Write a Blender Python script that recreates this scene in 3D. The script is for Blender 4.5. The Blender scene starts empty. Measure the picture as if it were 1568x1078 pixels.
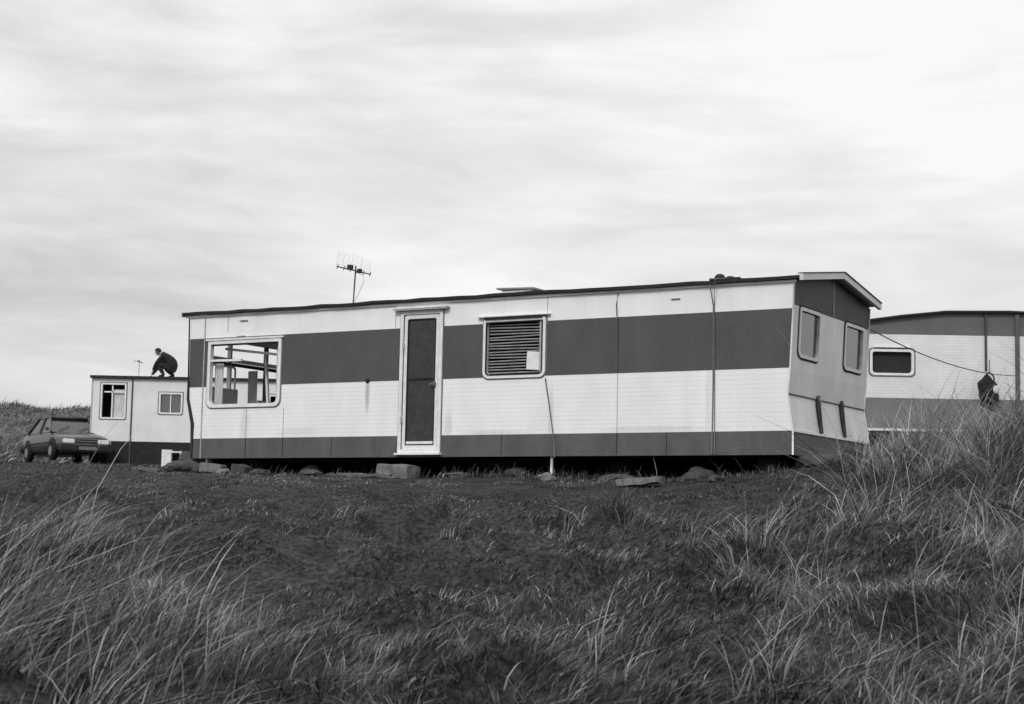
import bpy, bmesh, math, random
import numpy as np
from mathutils import Vector, Matrix, noise as mnoise
random.seed(5); rng=np.random.default_rng(7)
S=bpy.context.scene; COL=S.collection

# ---------------------------------------------------------------- materials
def mat(name, c, rough=.6, var=.15, scale=6, stretch=(1,1,1), bump=0.0, bscale=40, metal=0, groove=0, stain=None, spec=.3, speck=0, far=0, sscale=70, bdist=.01):
    m=bpy.data.materials.new(name); m.use_nodes=True
    nt=m.node_tree; N=nt.nodes; L=nt.links; b=N['Principled BSDF']
    b.inputs['Roughness'].default_value=rough; b.inputs['Metallic'].default_value=metal
    b.inputs['Specular IOR Level'].default_value=spec
    tc=N.new('ShaderNodeTexCoord'); mp=N.new('ShaderNodeMapping'); mp.inputs['Scale'].default_value=stretch
    L.new(tc.outputs['Object'],mp.inputs['Vector'])
    nz=N.new('ShaderNodeTexNoise'); nz.inputs['Scale'].default_value=scale; nz.inputs['Detail'].default_value=6; nz.inputs['Roughness'].default_value=.65
    L.new(mp.outputs[0],nz.inputs['Vector'])
    mr=N.new('ShaderNodeMapRange'); mr.inputs['From Min'].default_value=.3; mr.inputs['From Max'].default_value=.7
    mr.inputs['To Min'].default_value=c*(1-var); mr.inputs['To Max'].default_value=min(.92,c*(1+var*.6))
    L.new(nz.outputs['Fac'],mr.inputs['Value']); cur=mr.outputs[0]
    def mul(a,bv):
        n=N.new('ShaderNodeMath'); n.operation='MULTIPLY'; L.new(a,n.inputs[0])
        if hasattr(bv,'links'): L.new(bv,n.inputs[1])
        else: n.inputs[1].default_value=bv
        return n.outputs[0]
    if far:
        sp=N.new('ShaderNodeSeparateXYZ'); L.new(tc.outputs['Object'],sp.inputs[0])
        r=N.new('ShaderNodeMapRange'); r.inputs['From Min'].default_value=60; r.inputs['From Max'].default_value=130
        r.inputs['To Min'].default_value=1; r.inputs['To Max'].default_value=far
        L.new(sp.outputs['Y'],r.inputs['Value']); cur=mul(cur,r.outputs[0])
    if speck:
        n2=N.new('ShaderNodeTexNoise'); n2.inputs['Scale'].default_value=sscale; n2.inputs['Detail'].default_value=3
        L.new(tc.outputs['Object'],n2.inputs['Vector'])
        r=N.new('ShaderNodeMapRange'); r.inputs['From Min'].default_value=.35; r.inputs['From Max'].default_value=.65
        r.inputs['To Min'].default_value=1-speck; r.inputs['To Max'].default_value=1+speck
        L.new(n2.outputs['Fac'],r.inputs['Value']); cur=mul(cur,r.outputs[0])
    hgt=None
    if groove:
        sp=N.new('ShaderNodeSeparateXYZ'); L.new(tc.outputs['Object'],sp.inputs[0])
        a=mul(sp.outputs['Z'],1/.062)
        f=N.new('ShaderNodeMath'); f.operation='FRACT'; L.new(a,f.inputs[0])
        r=N.new('ShaderNodeMapRange'); r.inputs['From Min'].default_value=.0; r.inputs['From Max'].default_value=.22
        r.inputs['To Min'].default_value=1-groove; r.inputs['To Max'].default_value=1
        L.new(f.outputs[0],r.inputs['Value']); cur=mul(cur,r.outputs[0]); hgt=r.outputs[0]
    if stain:
        sp=N.new('ShaderNodeSeparateXYZ'); L.new(tc.outputs['Object'],sp.inputs[0])
        for (sx,sz,wx,wz,amt) in stain:
            def lin(o,off,sc):
                n=N.new('ShaderNodeMath'); n.operation='SUBTRACT'; L.new(o,n.inputs[0]); n.inputs[1].default_value=off
                q=mul(n.outputs[0],1/sc); return mul(q,q)
            ad=N.new('ShaderNodeMath'); ad.operation='ADD'; L.new(lin(sp.outputs['X'],sx,wx),ad.inputs[0]); L.new(lin(sp.outputs['Z'],sz,wz),ad.inputs[1])
            nn=N.new('ShaderNodeTexNoise'); nn.inputs['Scale'].default_value=14; L.new(tc.outputs['Object'],nn.inputs['Vector'])
            ad2=N.new('ShaderNodeMath'); ad2.operation='ADD'; L.new(ad.outputs[0],ad2.inputs[0]); L.new(nn.outputs['Fac'],ad2.inputs[1])
            r=N.new('ShaderNodeMapRange'); r.inputs['From Min'].default_value=.4; r.inputs['From Max'].default_value=1.5
            r.inputs['To Min'].default_value=1-amt; r.inputs['To Max'].default_value=1
            L.new(ad2.outputs[0],r.inputs['Value']); cur=mul(cur,r.outputs[0])
    cb=N.new('ShaderNodeCombineColor')
    for i in range(3): L.new(cur,cb.inputs[i])
    L.new(cb.outputs[0],b.inputs['Base Color'])
    if bump or groove:
        bp=N.new('ShaderNodeBump'); bp.inputs['Strength'].default_value=max(bump,.25 if groove else 0); bp.inputs['Distance'].default_value=bdist
        if bump:
            n3=N.new('ShaderNodeTexNoise'); n3.inputs['Scale'].default_value=bscale; n3.inputs['Detail'].default_value=4
            L.new(tc.outputs['Object'],n3.inputs['Vector']); h=n3.outputs['Fac']
            if hgt:
                ad=N.new('ShaderNodeMath'); ad.operation='ADD'; L.new(h,ad.inputs[0]); L.new(hgt,ad.inputs[1]); h=ad.outputs[0]
        else: h=hgt
        L.new(h,bp.inputs['Height']); L.new(bp.outputs[0],b.inputs['Normal'])
    return m

M_white=mat('white_cladding',.88,.45,.08,2.2,(1,1,.35),bump=.12,bscale=3,groove=.14,stain=[(-6.76,.95,.05,.34,.5),(-1.2,.75,.05,.6,.15),(-3.6,.6,.06,.5,.22),(-9.1,.5,.1,.4,.2),(-5.3,.45,.08,.3,.2),(-8.0,.4,.5,.1,.15),(-2.0,.36,.9,.06,.2),(-4.5,.34,.7,.05,.2)],speck=.05)
M_white2=mat('white_top_panel',.88,.45,.09,2.5,(1,1,.3),bump=.15,bscale=3,speck=.05)
M_band=mat('dark_band_paint',.088,.5,.16,2.5,(1,1,.4),bump=.1,bscale=3,speck=.26,groove=.05)
M_bandE=mat('gable_band_shaded',.055,.6,.2,2.5,bump=.1,bscale=3,speck=.2)  # dark band paint, with the shade on the gable put into its colour
M_skirt=mat('skirt_paint',.11,.6,.28,3,(1,1,.5),bump=.2,bscale=5,speck=.22,groove=.08)
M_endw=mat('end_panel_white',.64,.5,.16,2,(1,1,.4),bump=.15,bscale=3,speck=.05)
M_trim=mat('white_trim',.80,.4,.15,8,speck=.05)
M_alu=mat('aluminium_trim',.5,.35,.2,10,metal=.3)
M_seam=mat('seam_grey',.42,.6,.3,10)  # plain grey of the joint strips
M_black=mat('black_rubber',.02,.6,.3,10)
M_dark=mat('dark_underside',.025,.9,.4,4)
M_inter=mat('interior_board',.42,.8,.2,3)
M_interd=mat('interior_dark',.05,.9,.2,3)
M_roof=mat('roof_felt',.35,.8,.3,4,bump=.3)
M_mesh=mat('door_mesh',.05,.5,.3,5,speck=.3)
M_strap=mat('strap',.17,.7,.3,20)
M_conc=mat('concrete',.20,.9,.45,7,bump=.6,bscale=25,speck=.2)
M_stone=mat('stone',.08,.95,.4,8,bump=.6,bscale=18,speck=.3)
M_wood=mat('old_wood',.14,.9,.4,5,(1,8,8),bump=.4)
M_steel=mat('galvanised',.08,.5,.3,20,metal=.4)
M_steell=mat('galvanised_light',.45,.5,.3,20)
M_cloth=mat('dark_clothes',.02,.9,.4,12,bump=.3)
M_skin=mat('skin',.34,.6,.1,10)
M_hair=mat('hair',.02,.8,.3,30)
M_curt=mat('curtain',.62,.9,.3,8,(6,6,.5))
M_blind=mat('blind_slats',.36,.5,.3,10)
M_car=mat('car_paint',.035,.22,.15,3,spec=.7)
M_carglass=mat('car_glass',.02,.05,.1,2,spec=1.0)
M_lamp=mat('lamp_glass',.75,.15,.1,10,spec=.8)
M_tyre=mat('tyre',.018,.9,.2,20)
M_hub=mat('hub',.3,.4,.2,20,metal=.5)
def glassmat():
    m=bpy.data.materials.new('window_glass'); m.use_nodes=True; nt=m.node_tree; N=nt.nodes; L=nt.links
    N.remove(N['Principled BSDF']); o=N['Material Output']
    t=N.new('ShaderNodeBsdfTransparent'); t.inputs[0].default_value=(.8,.8,.8,1)
    g=N.new('ShaderNodeBsdfGlossy'); g.inputs['Roughness'].default_value=.05
    f=N.new('ShaderNodeFresnel'); f.inputs['IOR'].default_value=1.6
    n=N.new('ShaderNodeTexNoise'); n.inputs['Scale'].default_value=2; bp=N.new('ShaderNodeBump'); bp.inputs['Strength'].default_value=.06
    L.new(n.outputs['Fac'],bp.inputs['Height']); L.new(bp.outputs[0],g.inputs['Normal'])
    x=N.new('ShaderNodeMixShader'); ad=N.new('ShaderNodeMath'); ad.operation='ADD'; ad.inputs[1].default_value=.08
    L.new(f.outputs[0],ad.inputs[0]); L.new(ad.outputs[0],x.inputs[0]); L.new(t.outputs[0],x.inputs[1]); L.new(g.outputs[0],x.inputs[2]); L.new(x.outputs[0],o.inputs[0])
    return m
M_glass=glassmat()

# ---------------------------------------------------------------- helpers
def empty(name,loc,rz=0,rot=None):
    e=bpy.data.objects.new(name,None); e.location=loc; e.rotation_euler=rot if rot else (0,0,rz); COL.objects.link(e); return e
def obj(name,verts,faces,mats,parent=None,midx=None,smooth=False):
    me=bpy.data.meshes.new(name); me.from_pydata([tuple(v) for v in verts],[],faces)
    for m in (mats if isinstance(mats,list) else [mats]): me.materials.append(m)
    if midx: me.polygons.foreach_set('material_index',midx)
    if smooth: me.polygons.foreach_set('use_smooth',[True]*len(me.polygons))
    o=bpy.data.objects.new(name,me); COL.objects.link(o); o.parent=parent; return o
def frombm(name,bm,m,parent=None,smooth=False):
    me=bpy.data.meshes.new(name); bm.to_mesh(me); bm.free(); me.materials.append(m)
    if smooth: me.polygons.foreach_set('use_smooth',[True]*len(me.polygons))
    o=bpy.data.objects.new(name,me); COL.objects.link(o); o.parent=parent; return o
def box(name,lo,hi,m,parent=None,bev=0,rot=None):
    bm=bmesh.new(); bmesh.ops.create_cube(bm,size=1)
    c=[(a+b)/2 for a,b in zip(lo,hi)]; s=[abs(b-a) for a,b in zip(lo,hi)]
    bmesh.ops.scale(bm,vec=s,verts=bm.verts)
    if bev: bmesh.ops.bevel(bm,geom=bm.edges[:],offset=bev,segments=2,affect='EDGES')
    if rot: bmesh.ops.rotate(bm,cent=(0,0,0),matrix=rot,verts=bm.verts)
    bmesh.ops.translate(bm,vec=c,verts=bm.verts)
    return frombm(name,bm,m,parent)
def tube(name,pts,r,m,parent=None,n=8):
    pts=[Vector(p) for p in pts]; V=[];F=[]
    for i,p in enumerate(pts):
        d=(pts[min(i+1,len(pts)-1)]-pts[max(i-1,0)]).normalized()
        a=d.cross(Vector((0,0,1)));
        if a.length<.1: a=d.cross(Vector((1,0,0)))
        a.normalize(); b=d.cross(a); rr=r[i] if isinstance(r,(list,tuple)) else r
        for k in range(n):
            t=2*math.pi*k/n; V.append(p+a*math.cos(t)*rr+b*math.sin(t)*rr)
    for i in range(len(pts)-1):
        for k in range(n):
            F.append((i*n+k,i*n+(k+1)%n,(i+1)*n+(k+1)%n,(i+1)*n+k))
    F.append(tuple(range(n))); F.append(tuple((len(pts)-1)*n+k for k in range(n))[::-1])
    return obj(name,V,F,m,parent,smooth=n>6)
def joinlist(name,objs,parent=None):
    me=bpy.data.meshes.new(name); bm=bmesh.new(); mats=[]
    for o in objs:
        base=len(bm.faces); mm=[]
        for m in o.data.materials:
            if m not in mats: mats.append(m)
            mm.append(mats.index(m))
        bm.from_mesh(o.data); bm.faces.ensure_lookup_table()
        for f in bm.faces[base:]: f.material_index=mm[f.material_index]
    bm.to_mesh(me); bm.free()
    for m in mats: me.materials.append(m)
    for o in objs: bpy.data.objects.remove(o)
    o=bpy.data.objects.new(name,me); COL.objects.link(o); o.parent=parent; return o
def panel(name,fn,A,B,holes,matfn,mats,parent):
    A=sorted(set(A+[h[i] for h in holes for i in (0,1)])); B=sorted(set(B+[h[i] for h in holes for i in (2,3)]))
    V=[fn(a,b) for b in B for a in A]; n=len(A); F=[];I=[]
    for j in range(len(B)-1):
        for i in range(n-1):
            a=(A[i]+A[i+1])/2; b=(B[j]+B[j+1])/2
            if any(h[0]<a<h[1] and h[2]<b<h[3] for h in holes): continue
            F.append((j*n+i,j*n+i+1,(j+1)*n+i+1,(j+1)*n+i)); I.append(matfn(a,b))
    return obj(name,V,F,mats,parent,I)
def rring(name,fn,a0,a1,b0,b1,w,r0,r1,depth,m,parent,out=.02):
    def loop(a0,a1,b0,b1,rb,rt):
        P=[]
        for (cx,cy,st,r) in ((a1-rb,b0+rb,-90,rb),(a1-rt,b1-rt,0,rt),(a0+rt,b1-rt,90,rt),(a0+rb,b0+rb,180,rb)):
            for k in range(7):
                t=math.radians(st+15*k); P.append((cx+r*math.cos(t),cy+r*math.sin(t)))
        return P
    o=loop(a0,a1,b0,b1,r0,r1); i=loop(a0+w,a1-w,b0+w,b1-w,max(r0-w*.6,.005),max(r1-w*.6,.005)); n=len(o)
    V=[fn(p[0],p[1],out) for p in o]+[fn(p[0],p[1],out) for p in i]+[fn(p[0],p[1],-depth) for p in i]+[fn(p[0],p[1],-.0) for p in o]
    F=[]
    for k in range(n):
        l=(k+1)%n
        F+= [(k,l,n+l,n+k),(n+k,n+l,2*n+l,2*n+k),(3*n+k,3*n+l,l,k)]
    return obj(name,V,F,m,parent)

# ---------------------------------------------------------------- terrain
WAV=[]
for lam,amp in ((9,.08),(6,.07),(4,.05),(2.6,.055),(1.7,.055),(1.1,.05),(.75,.045),(.55,.036),(.38,.020)):
    for k in range(4):
        a=rng.uniform(0,math.pi); WAV.append((2*math.pi/lam*math.cos(a),2*math.pi/lam*math.sin(a),rng.uniform(0,6.28),amp/2,lam))
def sm(x,a,b):
    t=np.clip((x-a)/(b-a),0,1); return t*t*(3-2*t)
KY=[-900,-60,0,7,12,16,20,24,28,35,50,60,90,150,400,1600]
KZ=[-6,-4,-1.55,-.74,-.36,-.02,.37,.72,.91,1.18,1.78,2.2,2.9,3.2,3.2,2.0]
cN=Vector((3.665,22.2,1.10)); TH=math.radians(30.5); cT,sT=math.cos(TH),math.sin(TH)
def local(x,y):
    dx=x-cN.x; dy=y-cN.y
    return dx*cT-dy*sT, dx*sT+dy*cT
def gz(x,y):
    x=np.asarray(x,float); y=np.asarray(y,float)
    z=np.interp(y,KY,KZ)
    lx,ly=local(x,y)
    flat=sm(np.maximum(np.maximum(-11.5-lx,lx-.3),np.maximum(-1.2-ly,ly-3.4)),0,2.5)
    amp=(.22+.78*flat)*(.35+.65*(1-sm(y,17,23)))
    for kx,ky,p,a,lam in WAV: z=z+a*amp*(1 if lam<2.7 else .45)*np.sin(kx*x+ky*y+p)
    z=z+.36*np.exp(-((x-4.4)/1.7)**2-((y-22.6)/2.6)**2)+.10*np.exp(-((x-1)/1.8)**2-((y-24)/2)**2)
    z=z+1.28*np.exp(-((x-7.6)/2.4)**2-((y-18.8)/4.2)**2)
    z=z+.95*sm(x,5.2,9)*sm(y,24,33)*(1-sm(y,60,120)*.4)
    z=z+.35*np.exp(-((x-5)/2.0)**2-((y-11)/3)**2)
    z=z+.22*np.exp(-((x+5)/2.0)**2-((y-11)/3)**2)
    for bx,by,h,s in ((.95,15.6,.28,.36),(1.85,12.6,.26,.42),(2.9,17.0,.14,.5),(-.9,10.6,.10,.5),(.1,12.5,.10,.45),(3.6,14.5,.2,.5),(-2.3,14.5,.08,.6)):
        z=z+h*np.exp(-((x-bx)/s)**2-((y-by)/(s*.8))**2)
    z=z+9.9*np.exp(-((x+60)/42)**2-((y-190)/35)**2)+9*np.exp(-((x+150)/60)**2-((y-260)/60)**2)+1.9*np.exp(-((x+33)/8)**2-((y-90)/16)**2)
    fr=sm(y,60,110); z=z+fr*(.35*np.sin(x*.31+y*.05)+.22*np.sin(x*.83+y*.21+1)+.12*np.sin(x*1.7-y*.4))
    z=z-.12*sm(-x,10,16)*sm(y,40,50)*(1-sm(y,60,75))
    return z
def gzf(x,y): return float(gz(x,y))
xs=np.concatenate([-np.geomspace(13,900,140)[::-1],np.arange(-12.9,15,.11),np.geomspace(15.1,900,60)])
ys=np.concatenate([-np.geomspace(2,900,25)[::-1],np.arange(-1,5,.5),np.arange(5,34,.11),np.geomspace(34.2,1500,130)])
XX,YY=np.meshgrid(xs,ys); ZZ=gz(XX,YY)
V=np.stack([XX,YY,ZZ],-1).reshape(-1,3); nx=len(xs); ny=len(ys)
ii=np.arange(nx-1)[None,:]+np.arange(ny-1)[:,None]*nx
Q=np.stack([ii,ii+1,ii+1+nx,ii+nx],-1).reshape(-1,4)
me=bpy.data.meshes.new('ground'); me.vertices.add(len(V)); me.vertices.foreach_set('co',V.ravel())
me.loops.add(Q.size); me.loops.foreach_set('vertex_index',Q.ravel().astype(np.int32))
me.polygons.add(len(Q)); me.polygons.foreach_set('loop_start',np.arange(0,Q.size,4,dtype=np.int32)); me.polygons.foreach_set('use_smooth',np.ones(len(Q),bool))
me.update(); me.validate()
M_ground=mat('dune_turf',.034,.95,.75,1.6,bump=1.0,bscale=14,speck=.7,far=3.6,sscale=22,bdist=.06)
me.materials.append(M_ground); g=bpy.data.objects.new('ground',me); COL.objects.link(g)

# ---------------------------------------------------------------- grass
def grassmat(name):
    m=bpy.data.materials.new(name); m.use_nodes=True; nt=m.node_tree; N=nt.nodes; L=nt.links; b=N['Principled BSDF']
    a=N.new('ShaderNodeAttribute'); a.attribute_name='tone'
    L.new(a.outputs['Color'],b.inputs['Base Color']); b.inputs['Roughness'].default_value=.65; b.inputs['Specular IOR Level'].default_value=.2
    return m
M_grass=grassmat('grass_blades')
def blades(name,X,Y,h,ang,lean,w,tone,ts):
    n=len(X); Z=gz(X,Y)-.01
    wa=rng.uniform(0,math.pi,n); wx=np.cos(wa)*w; wy=np.sin(wa)*w*.8
    k=len(ts)-1; nv=2*k+1; P=np.zeros((n,nv,3)); T=np.zeros((n,nv))
    for i,t in enumerate(ts):
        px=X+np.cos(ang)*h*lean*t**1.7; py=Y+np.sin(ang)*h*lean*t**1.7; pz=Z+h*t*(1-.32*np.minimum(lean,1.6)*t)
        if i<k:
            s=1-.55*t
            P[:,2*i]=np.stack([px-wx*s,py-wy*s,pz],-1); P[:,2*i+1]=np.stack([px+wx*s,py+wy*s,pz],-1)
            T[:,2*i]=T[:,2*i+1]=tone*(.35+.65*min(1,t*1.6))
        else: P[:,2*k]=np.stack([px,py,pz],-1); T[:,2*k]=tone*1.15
    base=(np.arange(n)*nv)[:,None]; loops=[]; 
    for i in range(k-1): loops.append(base+np.array([2*i,2*i+1,2*i+3,2*i+2]))
    loops.append(base+np.array([2*k-2,2*k-1,2*k]))
    LP=np.concatenate(loops,1).ravel().astype(np.int32)
    sizes=np.tile(np.array([4]*(k-1)+[3]),n); st=np.concatenate([[0],np.cumsum(sizes)[:-1]]).astype(np.int32)
    me=bpy.data.meshes.new(name); me.vertices.add(n*nv); me.vertices.foreach_set('co',P.ravel().astype(np.float32))
    me.loops.add(len(LP)); me.loops.foreach_set('vertex_index',LP)
    me.polygons.add(len(st)); me.polygons.foreach_set('loop_start',st)
    me.update()
    at=me.attributes.new('tone','FLOAT','POINT'); at.data.foreach_set('value',T.ravel().astype(np.float32))
    me.materials.append(M_grass); o=bpy.data.objects.new(name,me); COL.objects.link(o); return o
PW=[]
for lam in (5,3.2,2,1.3,.9,.6,.4):
    for k in range(3):
        a=rng.uniform(0,math.pi); PW.append((6.28/lam*math.cos(a),6.28/lam*math.sin(a),rng.uniform(0,6.28)))
def patch(x,y,o=0):
    v=0
    for kx,ky,p in PW: v=v+np.sin(kx*x+ky*y+p+o*1.7*(1+kx*.1))
    return v/ math.sqrt(len(PW)/2)
def inside(x,y,pad=.0):
    lx,ly=local(x,y); return (lx>-10.4-pad)&(lx<.15+pad)&(ly>-.12-pad)&(ly<3.1+pad)
def tramp(x,y):
    """1 = trampled strip in front of the caravan, fading through the middle of the slope"""
    lx,ly=local(x,y); a=sm(ly,-7.5,-3.5)*(1-sm(lx,-2.5,1.5))
    t=np.maximum(a,sm(y,15,19)*(1-sm(x,2.5,4.5)))
    mid=.75*sm(y,8.5,12)*sm(x,-4.2,-2.2)*(1-sm(x,-.2,1.6))
    return np.clip(np.maximum(t,mid),0,1)
def field(n,y0,y1,side=.34,pad=1.2,p=1.0):
    y=y0+(y1-y0)*rng.random(n)**p; x=(rng.random(n)*2-1)*(y*side+pad); return x,y
x,y=field(340000,6.3,27.5,.33,.8,1.15); k=~inside(x,y,.05)
pt=patch(x,y); tr=tramp(x,y); k&=rng.random(len(x))<np.clip(.75+.35*pt,.2,1)*(1-.2*tr); x,y,pt,tr=x[k],y[k],pt[k],tr[k]; n=len(x)
h=np.clip(.07+.03*pt,.025,.2)*rng.uniform(.6,1.6,n)*(1-.6*tr)
sw=patch(x*.45,y*.45,3)
blades('turf_grass',x,y,h,.2+.9*sw+rng.normal(0,.8,n),rng.uniform(.3,1.9,n),rng.uniform(.0017,.0032,n)*(1+y*.05),
   np.clip(rng.lognormal(-2.72,.8,n)*(1+.40*pt),.010,.5),[0,.55,1])
cx,cy=field(1400,6.3,20,.34,1.2); k=~inside(cx,cy,.2)&(rng.random(len(cx))<np.clip(.4+.4*patch(cx,cy,1),0.04,1)*(1-.93*tramp(cx,cy))); cx,cy=cx[k],cy[k]
def tuss(cx,cy,per,spread,hm,hs,leanr,w,tm,ts,angm,angs):
    n=len(cx); m=rng.integers(per//2,per*3//2,n); idx=np.repeat(np.arange(n),m); N_=len(idx)
    x=cx[idx]+rng.normal(0,1,N_)*spread; y=cy[idx]+rng.normal(0,1,N_)*spread
    hh=hm*np.exp(rng.normal(0,.25,n))[idx]*np.exp(rng.normal(0,hs,N_))
    ca=angm+rng.normal(0,angs,n); ang=ca[idx]+rng.normal(0,.6,N_)
    cl=rng.uniform(.6,1.3,n)[idx]; tone=np.exp(rng.normal(0,.35,n))[idx]*tm*np.exp(rng.normal(0,.65,N_))
    return x,y,hh,ang,leanr[0]+(leanr[1]-leanr[0])*rng.random(N_)*cl,w*rng.uniform(.6,1.4,N_)*(1+np.minimum(y,60)*.035),np.clip(tone,.015,.55)
sets=[tuss(cx,cy,45,.10,.13,.35,(.2,1.7),.0026,.10,None,.15,.9)]
def marr(n,xr,yr,hm,per=60,tm=.13,angm=.2,angs=.4,spread=.09,gate=.0):
    a=rng.uniform(*xr,n); b=rng.uniform(*yr,n); k=~inside(a,b,.3)&(patch(a,b,2)>gate-.6*rng.random(n))&(tramp(a,b)<.6); return tuss(a[k],b[k],per,spread,hm,.38,(.3,1.5),.0023,tm,None,angm,angs)
sets.append(marr(300,(-6,-2.1),(7,14),.30,55,.15,.1,.5))
sets.append(marr(110,(-2.6,-.6),(6.3,8.8),.26,40,.17,.1,.6,gate=.1))
sets.append(marr(40,(-.6,3.5),(6.3,9),.18,30,.15,.2,.9,gate=.3))
sets.append(marr(260,(3.6,8),(11,21),.36,55,.155,.6,1.3))
sets.append(marr(90,(2.2,5),(7,12),.24,40,.13,.6,1.2,gate=.2))
sets.append(marr(190,(4.7,8.5),(16.5,22),.46,60,.15,.5,1.1,gate=-1))
sets.append(marr(60,(1.5,4.5),(9,17),.24,35,.17,.8,1.3,gate=.4))
sets.append(marr(70,(-3,4),(7,16),.17,25,.17,.3,1.2,gate=.3))
for bx,by,hh in ((.95,15.7,.22),(1.85,12.7,.30),(2.5,15.6,.36),(3.3,15.2,.40),(3.0,17.2,.26),(-.55,10.9,.2)):
    sets.append(tuss(np.array([bx]*3)+rng.normal(0,.15,3),np.array([by]*3)+rng.normal(0,.12,3),50,.09,hh,.3,(.3,1.3),.0028,.19,None,.3,1.2))
a=rng.uniform(4.1,5.6,40); b=rng.uniform(21.0,23.2,40); k=~inside(a,b,.12); sets.append(tuss(a[k],b[k],45,.09,.20,.35,(.3,1.4),.0026,.11,None,.4,1.2))
a=rng.uniform(-22,-4,1800); b=rng.uniform(27,62,1800); k=~inside(a,b,.3); sets.append(tuss(a[k],b[k],14,.3,.05,.3,(.3,1.2),.005,.06,None,.1,.5))
a=rng.uniform(5.5,13,600); b=rng.uniform(23,34,600); k=~inside(a,b,.5); sets.append(tuss(a[k],b[k],28,.15,.20,.3,(.3,1.2),.004,.08,None,.5,1))
b=rng.uniform(75,215,4500); a=-b*rng.uniform(.17,.36,4500); sets.append(tuss(a,b,10,1.0,.38,.3,(.3,1.2),.010,.12,None,.1,.6))
lu=rng.uniform(-10.3,.2,220); lv=rng.uniform(-.3,.2,220); a=cN.x+lu*cT+lv*sT; b=cN.y-lu*sT+lv*cT
fr=tuss(a,b,16,.08,.07,.45,(.2,1.2),.003,.07,None,.2,1.2)
c=[np.concatenate([s[i] for s in sets]) for i in range(7)]
k=~inside(c[0],c[1],.03); c=[np.concatenate([q[k],f]) for q,f in zip(c,fr)]
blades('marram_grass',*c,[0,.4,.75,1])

# ---------------------------------------------------------------- main static caravan
C=empty('static_caravan',cN,-TH)
def xl(z): return float(np.interp(z,[0,.55,.95,2.3,2.6],[-10.14,-10.14,-10.25,-10.29,-10.29]))
def xr(z): return float(np.interp(z,[0,.314,.8,1.136,2.3,2.6],[.0,.0,-.075,-.04,.02,.02]))
BZ=[0,.314,.55,.8,.95,1.136,1.6,1.92,2.305]
def fac(y):
    def f(a,b):
        if a<=-10.2: return (xl(b),y,b)
        if a>=0: return (xr(b),y,b)
        return (a,y,b)
    return f
holesF=[(-9.84,-8.45,.84,1.83),(-4.69,-3.74,1.16,1.94),(-6.13,-5.47,.10,2.12)]
def bandm(a,b): return 0 if b<.314 else 1 if b<1.136 else 2 if b<1.92 else 3
panel('side_wall',fac(0),[-10.27,0],BZ,holesF,bandm,[M_skirt,M_white,M_band,M_white2],C)
panel('inner_lining',fac(.05),[-10.27,0],BZ,holesF,lambda a,b:0,[M_inter],C)
holesB=[(-9.6,-8.6,.95,1.85),(-3,-2,1.1,1.9)]
panel('rear_wall',fac(3.0),[-10.27,0],BZ,holesB,bandm,[M_skirt,M_white,M_band,M_white2],C)
panel('rear_lining',fac(2.95),[-10.27,0],BZ,holesB,lambda a,b:0,[M_inter],C)
EZ=[0,.314,.8,1.136,1.3,1.97,2.305]
holesE=[(.27,.98,1.34,1.93),(2.03,2.76,1.34,1.93)]
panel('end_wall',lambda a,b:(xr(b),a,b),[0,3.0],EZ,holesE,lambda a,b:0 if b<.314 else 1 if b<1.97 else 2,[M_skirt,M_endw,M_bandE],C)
panel('end_lining',lambda a,b:(xr(b)-.05,a,b),[0.05,2.95],EZ,holesE,lambda a,b:0,[M_inter],C)
holesL=[(.22,2.78,.80,1.98)]
panel('far_end_wall',lambda a,b:(xl(b),a,b),[0,3.0],BZ,holesL,bandm,[M_skirt,M_white,M_band,M_white2],C)
obj('gable_infill',[(xr(2.3),0,2.305),(xr(2.3),3,2.305),(xr(2.3),1.5,2.52),(xl(2.3),0,2.305),(xl(2.3),3,2.305),(xl(2.3),1.5,2.52)],[(0,1,2),(4,3,5)],M_bandE,C)
box('floor',(-10.1,.06,.16),(-.08,2.94,.22),M_inter,C)
box('ceiling',(-10.2,.06,2.24),(-.06,2.94,2.28),M_inter,C)
for u in (3.2,5.0,8.25): box('blackout_partition',(-u-.02,.06,.22),(-u+.02,2.94,2.24),M_interd if u<8 else M_inter,C)  # cross walls added to keep light out of the middle rooms
box('blackout_back',(-6.6,1.2,.22),(-3.25,1.24,2.24),M_interd,C)  # dark panel added behind the blind so the window stays dark
for yy,mm in ((.95,M_trim),(1.9,M_interd)): box('far_mullion',(-10.27,yy-.022,.8),(-10.2,yy+.022,1.98),mm,C)
box('far_transom',(-10.27,.22,1.58),(-10.2,2.78,1.63),M_interd,C)
box('far_transom_face',(-10.199,.22,1.635),(-10.19,2.78,1.70),M_trim,C)
def prism(name,prof,x0,x1,m,seg=1,jit=0):
    V=[];F=[];n=len(prof)
    for i in range(seg+1):
        x=x0+(x1-x0)*i/seg; dz=random.uniform(-jit,jit) if 0<i<seg else 0
        for p in prof: V.append((x,p[0],p[1]+dz))
    for i in range(seg):
        for k in range(n): F.append((i*n+k,i*n+(k+1)%n,(i+1)*n+(k+1)%n,(i+1)*n+k))
    F.append(tuple(range(n))[::-1]); F.append(tuple(seg*n+k for k in range(n)))
    return obj(name,V,F,m,C)
prism('roof',[(-.05,2.31),(1.5,2.53),(3.05,2.31),(3.05,2.335),(1.5,2.565),(-.05,2.335)],-10.38,.12,M_roof,20,.004)
prism('gutter',[(-.085,2.300),(-.012,2.300),(-.012,2.34),(-.085,2.34)],-10.40,.13,M_black,34,.009)
prism('gutter_under_trim',[(-.03,2.262),(-.002,2.262),(-.002,2.290),(-.03,2.290)],-10.36,.05,M_trim,1)
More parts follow.
